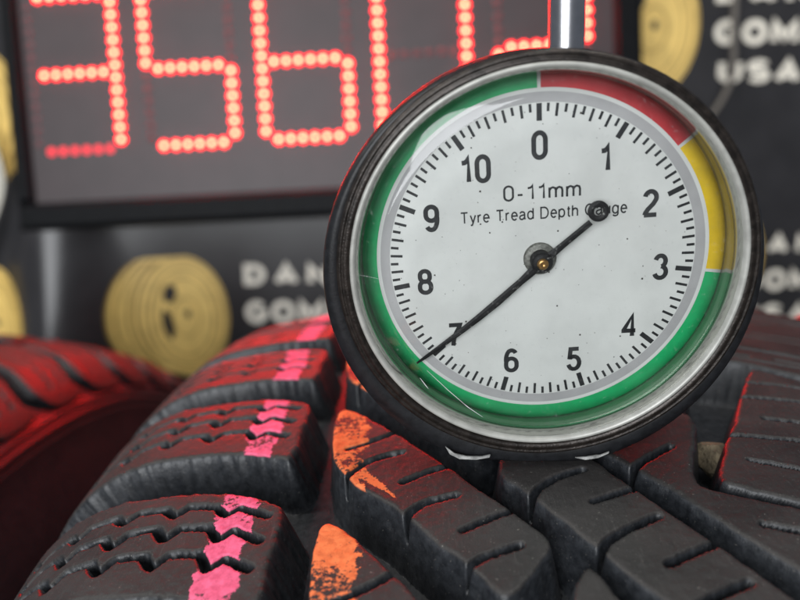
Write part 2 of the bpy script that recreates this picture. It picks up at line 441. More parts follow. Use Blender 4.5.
def vnoise(px, py, cell, seed):
    """smooth random relief, about -1 to 1"""
    g = np.random.default_rng(seed).uniform(-1, 1, (257, 257))
    x = px / cell; y = py / cell; xi = np.floor(x).astype(int); yi = np.floor(y).astype(int)
    fx = x - xi; fy = y - yi; fx = fx * fx * (3 - 2 * fx); fy = fy * fy * (3 - 2 * fy)
    a = g[xi % 256, yi % 256]; b = g[(xi + 1) % 256, yi % 256]; c = g[xi % 256, (yi + 1) % 256]; d = g[(xi + 1) % 256, (yi + 1) % 256]
    return (a * (1 - fx) + b * fx) * (1 - fy) + (c * (1 - fx) + d * fx) * fy
DEPTH = 7.6
def block_mesh(name, poly, sipes=(), res=.25, edge=.75, wall=1.5, depth=DEPTH, seed=1, round_n=2, crumble=1.0):
    """one tread block: a rounded slab with sloping walls and cut sipes. sipes: (polyline, half width, depth)"""
    poly = chaikin(poly, round_n)
    lo = poly.min(0) - wall - .4; hi = poly.max(0) + wall + .4
    nu = int((hi[0] - lo[0]) / res) + 2; ns = int((hi[1] - lo[1]) / res) + 2
    U, S = np.meshgrid(np.linspace(lo[0], hi[0], nu), np.linspace(lo[1], hi[1], ns), indexing='ij')
    d = sdf(U, S, poly) + .13 * wnoise(U, S, 1.1, seed) + crumble * (.06 * vnoise(U, S, 1.1, seed + 5) + .035 * vnoise(U, S, .5, seed + 6))
    e = edge
    t = np.clip((d + e) / e, 0, 1)
    h = -(e * .9) * (1 - np.sqrt(np.clip(1 - t * t, 0, 1)))
    h = np.where(d > 0, -e * .9 - (depth - e * .9 + .4) * np.clip(d / wall, 0, 1), h)
    h = h - .045 * (1 + wnoise(U, S, .5, seed + 9)) + .025 * vnoise(U, S, .7, seed + 10) + .05 * crumble * np.clip(d + .9, 0, 1) * vnoise(U, S, .5, seed + 11)
    for line, hw, dep in sipes:
        line = np.asarray(line, float)
        ds = np.full(U.shape, 1e9)
        for i in range(len(line) - 1):
            dd, tt = seg_dist(U, S, *line[i], *line[i + 1]); ds = np.minimum(ds, dd)
        ds = ds + .03 * vnoise(U, S, .6, seed + 12)
        w = hw * (1 + .16 * wnoise(U, S, 2.3, seed + 3)) + .05 * wnoise(U, S, 6, seed + 4)
        cut = np.clip((w + .27 - ds) / .52, 0, 1); cut = cut * cut * (3 - 2 * cut)
        h = np.maximum(np.minimum(h, -dep * cut + .06 * np.clip(1 - np.abs(ds - w - .45) / .4, 0, 1)), -depth - .4)
    keep = d < wall + .05
    P = on_tyre(U.ravel(), S.ravel(), h.ravel())
    q = keep[:-1, :-1] | keep[1:, :-1] | keep[1:, 1:] | keep[:-1, 1:]
    I = np.arange(nu * ns).reshape(nu, ns)
    F = np.stack([I[:-1, :-1][q], I[1:, :-1][q], I[1:, 1:][q], I[:-1, 1:][q]], -1)
    used = np.unique(F); remap = np.full(nu * ns, -1); remap[used] = np.arange(len(used)); F = remap[F]
    P = P[used]
    me = bpy.data.meshes.new(name)
    me.vertices.add(len(P)); me.vertices.foreach_set('co', (P * K).ravel())
    me.loops.add(F.size); me.loops.foreach_set('vertex_index', F.ravel().astype(np.int32))
    me.polygons.add(len(F)); me.polygons.foreach_set('loop_start', np.arange(0, F.size, 4, dtype=np.int32))
    me.polygons.foreach_set('use_smooth', np.ones(len(F), bool))
    me.update(calc_edges=True)
    at = me.attributes.new('tread', 'FLOAT_VECTOR', 'POINT')
    at.data.foreach_set('vector', np.stack([U.ravel()[used], S.ravel()[used], h.ravel()[used]], -1).ravel())
    return me

def carcass_mesh(name, seg=300, rings=(), depth=DEPTH):
    us = np.r_[np.linspace(-117, -80, 34), np.linspace(-78, 78, 40), np.linspace(80, 117, 34)]
    a = np.abs(us)
    g = -depth * (1 - np.clip((a - 84) / 24, 0, 1) ** 1.6) - .35
    for ru, rw, rd in rings: g = g - rd * np.exp(-((us - ru) / rw) ** 2)
    x, r, nx, nr = profile(us)
    X = x + nx * g; RR = r + nr * g
    xe, re = X[-1], RR[-1]
    # side wall down to the bead, both sides
    side = [(1.5, -10), (5.0, -24), (6.5, -38), (5.0, -55), (1, -72), (-6, -88), (-10, -97), (-22, -99)]
    X = np.r_[[-(xe + a_) for a_, b in side][::-1], X, [xe + a_ for a_, b in side]]
    RR = np.r_[[re + b for a_, b in side][::-1], RR, [re + b for a_, b in side]]
    H = np.r_[[-1] * len(side), g, [-1] * len(side)]; UU = np.r_[[-130] * len(side), us, [130] * len(side)]
    n = len(X); v = []; th = np.linspace(0, 2 * np.pi, seg, endpoint=False)
    V = np.stack([np.broadcast_to(X, (seg, n)), RR * np.sin(th)[:, None], RR * np.cos(th)[:, None]], -1).reshape(-1, 3)
    I = np.arange(seg * n).reshape(seg, n); J = np.roll(I, -1, 0)
    F = np.stack([I[:, :-1], J[:, :-1], J[:, 1:], I[:, 1:]], -1).reshape(-1, 4)
    me = mesh(name, V, F[:, ::-1])
    at = me.attributes.new('tread', 'FLOAT_VECTOR', 'POINT')
    at.data.foreach_set('vector', np.stack([np.tile(UU, seg), np.zeros(seg * n), np.tile(H, seg)], -1).ravel())
    return me

def ring_of(me, name, parent, mat, period, k0, k1, off=0.0):
    for k in range(k0, k1 + 1):
        o = obj(name, me, mat, parent, (0, 0, AXLE_LOCAL))
        o.rotation_euler = (-(k * period + off) / R, 0, 0)

def joined_rest(me_list, parent, mat, name):
    """the remaining blocks round the tyre that face away, as one low detail part"""
    v = []; f = []; at = []
    n = 0
    for poly, period, k0, k1 in me_list:
        P2 = np.asarray(poly, float)
        for k in range(k0, k1 + 1):
            s = P2[:, 1] + k * period
            top = on_tyre(P2[:, 0], s, np.zeros(len(P2))); bot = on_tyre(P2[:, 0], s, np.full(len(P2), -DEPTH))
            m_ = len(P2); v.append(top); v.append(bot)
            f.append(tuple(range(n, n + m_)))
            f += [(n + i, n + (i + 1) % m_, n + m_ + (i + 1) % m_, n + m_ + i) for i in range(m_)]
            at += [(a, 0, 0) for a in P2[:, 0]] + [(a, 0, -6) for a in P2[:, 0]]
            n += 2 * m_
    me = mesh(name, np.concatenate(v), f, False)
    a_ = me.attributes.new('tread', 'FLOAT_VECTOR', 'POINT'); a_.data.foreach_set('vector', np.array(at, float).ravel())
    o = obj(name, me, mat, parent, (0, 0, AXLE_LOCAL)); o['kind'] = 'stuff'
    return o

PITCHS = 2 * math.pi * R / 72
P2 = 2 * PITCHS
AXLE_LOCAL = AXLE

# --- the near tyre, one pitch of its tread (u, s) in millimetres
def wavy(u0, s0, u1, s1, n=9, amp=.75):
    """a stepped sipe: long shallow rises with short notches between"""
    p = []
    nn = int(n * 6)
    for i in range(nn + 1):
        t = i / nn
        u = u0 + (u1 - u0) * t; s = s0 + (s1 - s0) * t
        ph = (t * n) % 1.0
        w = (ph / .72) * 2 - 1 if ph < .72 else 1 - (ph - .72) / .28 * 2
        p.append((u, s + amp * math.sin(w * math.pi / 2)))
    return p

S_POLY = [(-110, -46.8), (-100, -46.0), (-92.4, -45.8), (-80.7, -46.2), (-74, -46.9), (-68, -48.2), (-63.1, -50.3), (-58.9, -53.4),
          (-59.0, -58), (-59.4, -63), (-59.6, -70.4), (-62, -69.2), (-66, -67.2), (-70.3, -65.9), (-78.6, -64.4), (-93.9, -64.2), (-110, -64.6)]
def notched(base, notches, amp):
    """a sipe that runs in long flat steps with a short V notch between them"""
    b = np.array(sorted(base)); us = np.arange(b[0, 0], b[-1, 0] + .01, .3); o = []
    for u in us:
        n_ = max(max(0.0, 1 - abs(u - q) / 1.5) for q in notches)
        k = min(notches, key=lambda q: abs(u - q)); lean = .10 * ((u - k) if u > k else (u - k))
        o.append((u, np.interp(u, b[:, 0], b[:, 1]) - amp * n_ ** .8 + .0 * lean))
    return chaikin(o, 1, False)
NT = [-66.4, -73.3, -80.0, -86.8, -93.6]
S_SIPES = [(notched([(-100, -50.8), (-89.3, -50.4), (-79.5, -49.9), (-74.3, -50.2), (-71.9, -50.3), (-68, -51.3), (-65.0, -52.0), (-60.9, -54.6)], NT, 1.55), .37, 3.2),
           (notched([(-102, -54.8), (-90, -54.3), (-79.7, -54.0), (-75.5, -53.9), (-72.3, -54.4), (-68, -55.1), (-64.9, -56.2), (-61.2, -58.9)], NT, 2.0), .39, 3.4),
           (notched([(-102, -59.0), (-90, -58.4), (-79.9, -58.2), (-75.6, -58.5), (-72.2, -59.0), (-68, -59.7), (-64.9, -61.0), (-61.3, -63.4)], NT, 2.1), .40, 3.4)]
C_POLY = [(-54.5, -29.6), (-54.9, -37), (-53.9, -45.0), (-51.2, -50.1), (-48.7, -52.8), (-44.8, -57.2), (-41.3, -62.2), (-38.3, -65.7), (-35.3, -70.8),
          (-33.0, -69.8), (-29.0, -64.5), (-28.8, -62.8), (-32.1, -58.1), (-35.5, -53.4), (-38.8, -48.6), (-46.1, -38.0), (-52.4, -29.8)]
def sp(*p): return chaikin(p, 2, False)
C_SIPES = [(sp((-53.4, -51.6), (-52.0, -48.6), (-50.1, -46.2), (-47.5, -45.0), (-44.9, -44.4)), .36, 3.6),
           (sp((-52.0, -41.9), (-49, -40.9), (-44.8, -38.4)), .30, 3.2),
           (sp((-44.6, -51.1), (-41.8, -49.5), (-37.8, -48.2)), .28, 3.2),
           (sp((-45.2, -60.0), (-44.2, -57.2), (-42.0, -55.3), (-38.5, -54.6)), .36, 3.6),
           (sp((-38.0, -60.7), (-35.3, -59.3), (-31.4, -57.8)), .27, 3.2),
           (sp((-39.6, -69.0), (-38.3, -66.4), (-36.3, -65.0), (-32.2, -63.6)), .30, 3.6)]
D_POLY = [(-32.5, -47.6), (-32.9, -51.4), (-29.8, -55.8), (-27.4, -59.8), (-24.1, -65.3), (-22.2, -68.6), (-19.9, -71.9), (-12, -84), (-8, -90),
          (-4, -90), (-1.0, -84), (-2.6, -79), (-7.3, -71.9), (-11.8, -64.8), (-17.3, -55.7), (-20.8, -48.8), (-23.5, -45.5), (-30, -44.8)]
D_SIPES = [(sp((-30.6, -58), (-29.0, -54.7), (-26, -52.4), (-22.7, -51.2)), .33, 3.6),
           (sp((-22.9, -57.3), (-20, -56.2), (-16.4, -55.0)), .27, 3.2),
           (sp((-25.0, -67.2), (-23.5, -64.2), (-21.2, -62.5), (-16.5, -60.3)), .33, 3.6),
           (sp((-17.7, -67.3), (-14.5, -65.8), (-10.4, -64.0)), .30, 3.2),
           (sp((-19.4, -75.8), (-17.6, -73.0), (-15.6, -71.9), (-10.9, -70.0)), .31, 3.6),
           (sp((-13, -76.6), (-10, -75.5), (-5.5, -73.6)), .30, 3.2),
           (sp((-12.6, -85.2), (-11, -82.5), (-8.6, -81.2), (-4.5, -79.8)), .31, 3.6)]
E_POLY = [(-25.5, -38.6), (-24.8, -40.2), (-19.2, -47.8), (-15.9, -52.6), (-11.6, -59.0), (-8.8, -63.6), (-4.9, -69.4), (0, -71.8), (10, -73.2), (16, -77.6), (45, -100),
          (45, -81.6), (20, -69.4), (0.1, -59.4), (-8.3, -56.0), (-10.4, -54.6), (-8, -49), (-3.6, -38.8), (-9, -36.6), (-20, -36.4)]
E_SIPES = [(sp((-17.8, -53.6), (-16.4, -51.4), (-14.6, -49.8), (-10.3, -46.9)), .33, 3.6),
           (sp((-5.6, -62.0), (-1, -63.6), (7, -67.4), (14, -71)), .30, 3.2),
           (sp((2, -66.4), (10, -71), (20, -76)), .30, 3.2),
           (sp((18, -72.6), (28, -78), (40, -84)), .30, 3.2), (sp((22, -80), (32, -86), (42, -92)), .30, 3.2)]
H_POLY = [(-26.0, -66.4), (-28.6, -70.8), (-27.4, -75), (-18.5, -87.6), (-13.5, -87.6), (-16, -83.8), (-23.6, -72.0), (-24.6, -68.4)]
H_SIPES = [(sp((-28.5, -76), (-26, -73.8), (-22.6, -72.4)), .30, 3.2)]
F_POLY = [(11.5, -22.4), (7, -29.8), (2, -38.2), (-3, -46.4), (-7.8, -54.4), (-4, -56.4), (0.4, -58.4), (20, -68.3), (45, -80.4), (45, -49), (17.1, -26.9), (14.1, -24.4)]
F_SIPES = [(sp((4.6, -33.3), (9, -34.0), (14, -34.9), (24, -37.8)), .28, 3.0), (sp((4.9, -40.1), (9.4, -40.9), (16, -42.8), (30, -47)), .26, 3.0),
           (sp((-2.4, -44.3), (2, -45.0), (7, -45.8), (22, -50)), .28, 3.0), (sp((-1.7, -50.2), (3.4, -52.1), (12, -55.5), (32, -64)), .28, 3.0),
           (sp((8, -28.2), (13, -29.0), (20, -31.4)), .26, 3.0), (sp((22, -56), (32, -60), (46, -66)), .28, 3.0), (sp((26, -42), (34, -46), (46, -53)), .28, 3.0)]

tyre = empty('tyre', (45, 0, 0))
tag(tyre, 'large black winter tyre with pink and orange lines, carrying the dial gauge', 'tyre', 'tyres standing on edge')
obj('carcass', carcass_mesh('carcass'), M['rubber'], tyre, (0, 0, AXLE))
def mirror(poly): return [(-u, s) for u, s in poly]
mS = block_mesh('shoulder_block', S_POLY, S_SIPES, .22, .65, 1.5, seed=21, crumble=2.2)
mC = block_mesh('arm_block', C_POLY, C_SIPES, .20, .65, 1.4, seed=32)
mD = block_mesh('centre_block', D_POLY, D_SIPES, .22, .62, 1.4, seed=43)
mE = block_mesh('wide_block', E_POLY, E_SIPES, .20, .75, 1.2, seed=54)
mH = block_mesh('wedge_block', H_POLY, H_SIPES, .28, .8, 1.2, seed=65)
mF = block_mesh('slant_block', F_POLY, F_SIPES, .16, .6, 1.2, seed=76)
mS2 = block_mesh('far_shoulder_block', [(u + 3, s) for u, s in mirror(S_POLY)][::-1], [([(-u + 3, s) for u, s in l], a, b) for l, a, b in S_SIPES[:2]], .6, .8, 1.6, seed=87)
ring_of(mS, 'shoulder_block', tyre, M['rubber'], PITCHS, -2, 9)
ring_of(mC, 'arm_block', tyre, M['rubber'], PITCHS, -2, 9)
ring_of(mD, 'centre_block', tyre, M['rubber'], P2, -1, 4)
ring_of(mE, 'wide_block', tyre, M['rubber'], P2, -1, 4)
ring_of(mH, 'wedge_block', tyre, M['rubber'], P2, -1, 4)
ring_of(mF, 'slant_block', tyre, M['rubber'], P2, -1, 4)
ring_of(mS2, 'far_shoulder_block', tyre, M['rubber'], PITCHS, -2, 9)
joined_rest([(S_POLY, PITCHS, 10, 69), (C_POLY, PITCHS, 10, 69), (D_POLY, P2, 5, 34), (E_POLY, P2, 5, 34), (F_POLY, P2, 5, 34),
             ([(u + 3, s) for u, s in mirror(S_POLY)][::-1], PITCHS, 10, 69)], tyre, M['rubber'], 'hidden_tread')

# --- the smaller tyre behind on the left
SCL = 0.94
tyre2 = empty('tyre', (-221.0, 106.1, 0))
tyre2.rotation_euler = (0, 0, -.07); tyre2.scale = (SCL,) * 3
tag(tyre2, 'smaller tyre at far left with deep curved shoulder grooves, glowing red from the sign', 'tyre', 'tyres standing on edge')
obj('carcass', carcass_mesh('plain_carcass', 240, rings=[(104.6, .7, .9), (109.2, .9, 2.0), (113.5, .8, 1.2)]), M['rubber_plain'], tyre2, (0, 0, AXLE))
PB = 2 * math.pi * R / 54
B_POLY = [(54, 66), (66, 62), (75.5, 57.6), (85, 52.4), (92.4, 49.6), (97, 50.4), (103, 55), (105, 60),
          (105, 41 + PB), (101.5, 45.5 + PB), (97.5, 39.6 + PB), (92, 40.6 + PB), (85.6, 44.4 + PB), (76, 51.4 + PB), (66.8, 57.6 + PB), (54, 63.6 + PB)]
B_SIPES = [(wavy(58, 76, 96, 61, 7, .9), .35, 3.0), (wavy(58, 85, 96, 70, 7, .9), .35, 3.0), (wavy(58, 93, 94, 78, 7, .9), .35, 3.0)]
mB = block_mesh('curved_shoulder_block', B_POLY, B_SIPES, .5, 1.2, 2.4, seed=98)
Q_POLY = [(14, 84), (48, 68), (48, 68 + PB - 5), (14, 84 + PB - 5)]
mQ = block_mesh('inner_block', Q_POLY, [(wavy(18, 94, 45, 82, 5, .9), .35, 3.0), (wavy(18, 103, 45, 91, 5, .9), .35, 3.0)], .6, .9, 1.5, seed=99)
mQm = block_mesh('outer_block', mirror(Q_POLY)[::-1], [(mirror(wavy(18, 94, 45, 82, 5, .9)), .35, 3.0)], .8, .9, 1.5, seed=100)
mBm = block_mesh('far_curved_block', mirror(B_POLY)[::-1], [], .8, 1.2, 2.4, seed=101)
for me_, nm in ((mB, 'shoulder_block'), (mQ, 'inner_block'), (mQm, 'inner_block'), (mBm, 'shoulder_block')):
    ring_of(me_, nm, tyre2, M['rubber_plain'], PB, -7, 8)
joined_rest([(B_POLY, PB, 9, 46), (Q_POLY, PB, 9, 46), (mirror(Q_POLY)[::-1], PB, 9, 46), (mirror(B_POLY)[::-1], PB, 9, 46)], tyre2, M['rubber_plain'], 'hidden_tread')

# ------------------------------------------------------------------ the dial gauge
CR = Vector((1, 0, 0)); CU = Vector((0, math.sin(PITCH), math.cos(PITCH))); CB = Vector((0, -math.cos(PITCH), math.sin(PITCH)))
def from_cam(v): return CR * v[0] + CU * v[1] + CB * v[2]
gN = from_cam((-.032102, -.340619, .939653)); gX = from_cam((.999485, -.010919, .030188)); gU = gN.cross(gX)
gC = CAM + from_cam(Vector((17.1088, 5.0489, -85.0)) * (82 / 85))
BASE = 25.5
g0 = gC - gU * BASE
gm = Matrix(((gX.x, gU.x, gN.x, g0.x * K), (gX.y, gU.y, gN.y, g0.y * K), (gX.z, gU.z, gN.z, g0.z * K), (0, 0, 0, 1)))
gauge = empty('dial_gauge', mat=gm)
tag(gauge, 'round black tread depth gauge with white dial standing on the striped tyre', 'gauge')
L0 = (0, BASE, 0)
obj('casing', lathe('casing', [(22.4, 1.0, .15), (22.6, 2.6, .15), (23.3, 3.3, .2), (24.0, 3.55, .7), (24.7, 3.1), (25.0, 2.3), (25.0, 1.0), (24.85, .7), (24.85, .2), (25.0, 0), (24.9, -5.5), (24.2, -7.4), (22, -8.4), (14, -8.8), (.01, -8.8)], 192, -.35, -1.75, -BASE), M['casing'], gauge, L0)
bz = obj('bezel', lathe('bezel', [(21.7, 3.4), (21.9, 4.35), (22.25, 4.62), (22.7, 4.55), (22.85, 4.35), (22.95, 4.55), (23.25, 4.45), (23.5, 4.0), (23.5, 2.6), (22.8, 2.2)], 192, -.08, -.28), M['bezel'], gauge, L0)
obj('pale_rim', lathe('pale_rim', [(21.3, 4.1), (21.38, 4.5), (21.6, 4.75), (21.85, 4.75), (22.02, 4.55), (22.05, 4.0)], 192), M['rim'], gauge, L0)
obj('inner_ring', lathe('inner_ring', [(21.0, -.2), (21.02, .25), (20.86, .5), (21.1, 1.0), (21.1, 2.6), (20.98, 3.0), (21.15, 3.7), (21.22, 4.0), (21.36, 4.25)], 192), M['wall_ring'], gauge, L0)
obj('crystal', lathe('crystal', [(.01, 4.62), (9, 4.62), (18.2, 4.60), (18.6, 4.57), (18.8, 4.49), (19.5, 4.18), (20.3, 3.82), (20.65, 3.62), (20.92, 3.2), (21.06, 2.4)], 192), M['crystal'], gauge, L0)
dial = obj('dial', lathe('dial', [(.01, 0), (10, 0), (21.3, 0), (21.3, -.8), (.01, -.8)], 160, smooth=False), M['dial'], gauge, L0)
dial.rotation_euler = (0, 0, math.radians(4.55))

def arc_band(name, r0, r1, a0, a1, z0, z1):
    n = max(8, int(abs(a1 - a0) / 2)); v = []; f = []
    for i in range(n + 1):
        a = math.radians(a0 + (a1 - a0) * i / n)
        for r, z in ((r0, z0), (r0, z1), (r1, z1), (r1, z0)): v.append((r * math.sin(a), r * math.cos(a), z))
    for i in range(n):
        b = i * 4; c = b + 4
        for k in range(4): f.append((b + k, c + k, c + (k + 1) % 4, b + (k + 1) % 4))
    f.append((3, 2, 1, 0)); e = n * 4; f.append((e, e + 1, e + 2, e + 3))
    return mesh(name, v, f, False)
DEG = 360 / 11
obj('grey_ring', arc_band('grey_ring', 17.72, 18.82, 0, 360, -.02, .020), M['dial_grey'], dial)
obj('colour_band', arc_band('red_band', 19.25, 21.02, 0 + .55, 1.6 * DEG - .55, -.02, .03), M['red'], dial)['label'] = 'red band from 0 to 1.6'
obj('colour_band', arc_band('yellow_band', 19.25, 21.02, 1.6 * DEG + .55, 3 * DEG - .55, -.02, .03), M['yellow'], dial)['label'] = 'yellow band from 1.6 to 3'
obj('colour_band', arc_band('green_band', 19.25, 21.02, 3 * DEG + .55, 360 - .55, -.02, .03), M['green'], dial)['label'] = 'green band from 3 to 11'
m = MB()
for i in range(110):
    a = math.radians(i * DEG / 10)
    if i % 10 == 0: r0, w = 15.75, .29
    elif i % 2 == 0: r0, w = 16.22, .15
    else: r0, w = 16.72, .15
    r1 = 17.62
    t = (math.cos(a), -math.sin(a)); n_ = (math.sin(a), math.cos(a))
    q = [(n_[0] * r + t[0] * o_, n_[1] * r + t[1] * o_) for r, o_ in ((r0, -w), (r0, w), (r1, w), (r1, -w))]
    m.add([(x, y, .0) for x, y in q] + [(x, y, .024) for x, y in q], [(7, 6, 5, 4), (0, 1, 5, 4), (1, 2, 6, 5), (2, 3, 7, 6), (3, 0, 4, 7)])
obj('tick_marks', m.mesh('tick_marks'), M['ink'], dial)
def fit_w(me, w):
    xs = [v.co.x for v in me.vertices]; k = w * K / (max(xs) - min(xs))
    for v in me.vertices: v.co.x *= k
    return me
NR = {0: 13.1, 1: 13.5, 2: 13.65, 3: 14.0, 4: 13.75, 5: 13.75, 6: 13.45, 7: 13.7, 8: 13.85, 9: 13.7, 10: 13.1}
for k in range(11):
    a = math.radians(k * DEG); r = NR[k]
    o = obj('numeral', text_mesh('numeral_%d' % k, str(k), 3.25, .082, .86, .09, .02), M['ink'], dial, (r * math.sin(a), r * math.cos(a), .006))
    o['label'] = 'printed numeral %d' % k
rr = math.radians(-4.55)
def dl(x, y, z): return (x * math.cos(rr) - y * math.sin(rr), x * math.sin(rr) + y * math.cos(rr), z)
obj('lettering', fit_w(text_mesh('range_lettering', '0-11mm', 1.85, .062, 1.1, .15, .02), 8.75), M['ink'], dial, dl(-.42, 7.95, .006))['label'] = 'range lettering 0-11mm'
obj('lettering', fit_w(text_mesh('title_lettering', 'Tyre Tread Depth Gauge', 1.42, .064, 1.1, .12, .02), 18.9), M['ink'], dial, dl(-.05, 5.30, .006))['label'] = 'lettering Tyre Tread Depth Gauge'
obj('hub_washer', lathe('hub_washer', [(.01, .5), (1.75, .5), (1.9, .38), (1.9, 0)], 48), M['hub'], gauge, (-.15, BASE + .05, 0))
# needle: a flat tapering hand, slightly bowed, with a ring counterweight
nd = math.atan2(-14.2, -13.2)
def needle_mesh():
    d = Vector((-14.25, -13.25, 0)); L_ = d.length; d.normalize(); t = Vector((d.y, -d.x, 0))
    c = Vector((5.85, 6.05, 0)); v = []; f = []
    st = [(-7.0, .40), (-3.0, .42), (-1.6, .50), (0, .62), (1.6, .58), (3.2, .46), (7, .52), (10, .46), (13, .38), (16, .30), (18.3, .22), (19.45, .12)]
    for s, w in st:
        bow = -.42 * math.sin(math.pi * min(1, max(0, s / L_))) if s > 0 else 0
        zz = 1.75 - .035 * max(0, s)
        for sg, dz in ((-1, -.12), (-1, .02), (-.4, .12), (.4, .12), (1, .02), (1, -.12)):
            p = d * s + t * (bow + sg * w * .86); v.append((p.x, p.y, zz + dz))
    n = len(st)
    for i in range(n - 1):
        for k in range(6):
            l = (k + 1) % 6; f.append((i*6+k, i*6+l, (i+1)*6+l, (i+1)*6+k))
    f.append((5, 4, 3, 2, 1, 0)); b = (n - 1) * 6; f.append(tuple(b + k for k in range(6)))
    # ring
    b = len(v); sg = 28
    for i in range(sg):
        a = 2 * math.pi * i / sg
        for r, z in ((.52, 1.62), (.52, 1.9), (.85, 2.0), (1.18, 1.9), (1.18, 1.62)):
            v.append((c.x + r * math.cos(a), c.y + r * math.sin(a), z))
    for i in range(sg):
        j = (i + 1) % sg
        for k in range(5):
            l = (k + 1) % 5; f.append((b+i*5+k, b+j*5+k, b+j*5+l, b+i*5+l))
    return mesh('needle', v, f, False)
ndl = obj('needle', needle_mesh(), M['needle'], gauge, (-.15, BASE + .02, 0))
obj('hub_collar', lathe('hub_collar', [(1.2, .4), (1.25, 2.0), (1.05, 2.25), (.62, 2.3)], 36), M['needle'], ndl)
obj('brass_pin', lathe('brass_pin', [(.62, 2.1), (.66, 2.5), (.5, 2.68), (.22, 2.72), (.01, 2.6)], 28), M['brass'], ndl)
obj('stem', lathe('stem', [(1.95, 20.5), (1.95, 44), (1.8, 44.4), (.01, 44.5)], 48), M['chrome'], gauge, (3.1, BASE, -3.0), (math.radians(-90), 0, math.radians(3.6)))
obj('stem_collar', lathe('stem_collar', [(2.9, 20), (2.9, 22.6), (2.5, 23.0), (1.9, 23.1)], 48), M['casing'], gauge, (3.1, BASE, -3.0), (math.radians(-90), 0, math.radians(3.6)))
# scratches on the crystal and dust under it
def sliver(name, pts, w, z):
    v = []; f = []
    for i, (x, y) in enumerate(pts):
        ww = w * (.35 if i in (0, len(pts) - 1) else 1)
        v += [(x - ww, y, z), (x + ww, y, z), (x + ww, y, z + .02), (x - ww, y, z + .02)]
    for i in range(len(pts) - 1):
        b = i * 4; c = b + 4
        for k in range(4): f.append((b + k, b + (k + 1) % 4, c + (k + 1) % 4, c + k))
    return mesh(name, v, f, False)
obj('scratch', sliver('scratch', [(-13.2, -12.6), (-10.6, -15.2), (-8.2, -17.4), (-6.4, -18.7)], .055, 4.33), M['scratch'], gauge, L0)
obj('scratch', sliver('scratch', [(-14.0, -13.6), (-13.3, -14.6), (-13.0, -15.0)], .045, 4.33), M['scratch'], gauge, L0)
obj('scratch', sliver('scratch', [(-21.0, -1.0), (-19.6, -1.25), (-18.6, -1.5)], .045, 3.9), M['scratch'], gauge, L0)
m = MB()
g = random.Random(5)
for i in range(95):
    a = g.uniform(0, 6.283); r = 17 * math.sqrt(g.random()); s = g.choice((.035, .045, .05, .06, .11)) * g.uniform(.8, 1.2)
    x, y = r * math.cos(a), r * math.sin(a)
    m.add([(x - s, y - s * .6, .03), (x + s * .8, y - s, .03), (x + s, y + s * .7, .03), (x - s * .5, y + s, .03), (x, y, .09)], [(0, 1, 4), (1, 2, 4), (2, 3, 4), (3, 0, 4)])
o = obj('dust_specks', m.mesh('dust_specks'), M['speck'], dial); o['kind'] = 'stuff'

# ------------------------------------------------------------------ scraps and the stone in the groove
def tyre_pt(u, s, h):
    p = on_tyre(np.array([u]), np.array([s]), np.array([h]))[0]
    return Vector((p[0] + 45, p[1], p[2] + AXLE))
def blob(name, rx, ry, rz, seed, sub=3):
    import bmesh
    bm = bmesh.new(); bmesh.ops.create_icosphere(bm, subdivisions=sub, radius=1)
    g = np.random.default_rng(seed); dirs = g.normal(size=(14, 3)); dirs /= np.linalg.norm(dirs, axis=1)[:, None]; off = g.uniform(.62, .95, 14)
    for v in bm.verts:
        n = np.array(v.co); k = 1.0
        for d_, o_ in zip(dirs, off):
            c = n @ d_
            if c > 1e-3: k = min(k, o_ / c)
        v.co = Vector(n * k) * 1.0
        v.co = Vector((v.co.x * rx * K, v.co.y * ry * K, v.co.z * rz * K))
    me = bpy.data.meshes.new(name); bm.to_mesh(me); bm.free()
    return me
o = obj('stone', blob('stone', 3.0, 3.4, 3.0, 4), M['stone'])
o.location = tyre_pt(-2.0, -42.6, -5.2) * K; o.rotation_euler = (.4, .3, .8)
tag(o, 'small beige stone wedged in the groove right of the gauge', 'stone')
def scrap(pts, label):
    v = [tuple(gC * 1 + gX * x + gU * y + gN * z) for x, y, z in pts]
    k = len(v); v += [tuple(Vector(p) - gN * .18) for p in v]
    f = [tuple(range(k)), tuple(range(2 * k - 1, k - 1, -1))] + [(i, k + i, k + (i + 1) % k, (i + 1) % k) for i in range(k)]
    o = obj('paper_scrap', mesh('paper_scrap', v, f, False), M['paper'])
    tag(o, label, 'paper scrap', 'paper scraps under the gauge')
scrap([(-10.8, -23.1, 4.0), (-9.6, -24.05, 4.1), (-8.0, -24.45, 4.1), (-6.2, -24.4, 4.1), (-5.2, -24.1, 4.1), (-5.3, -24.5, 4.1), (-6.9, -24.85, 4.1), (-9.0, -24.8, 4.1), (-10.2, -24.2, 4.0)], 'torn pale scrap of paper under the left of the gauge rim')
scrap([(5.2, -24.3, 4.1), (6.6, -24.2, 4.1), (7.6, -23.95, 4.1), (8.3, -23.9, 4.1), (9.3, -23.4, 4.1), (9.2, -23.65, 4.1), (8.0, -24.3, 4.1), (6.5, -24.6, 4.1)], 'torn pale scrap of paper under the right of the gauge rim')

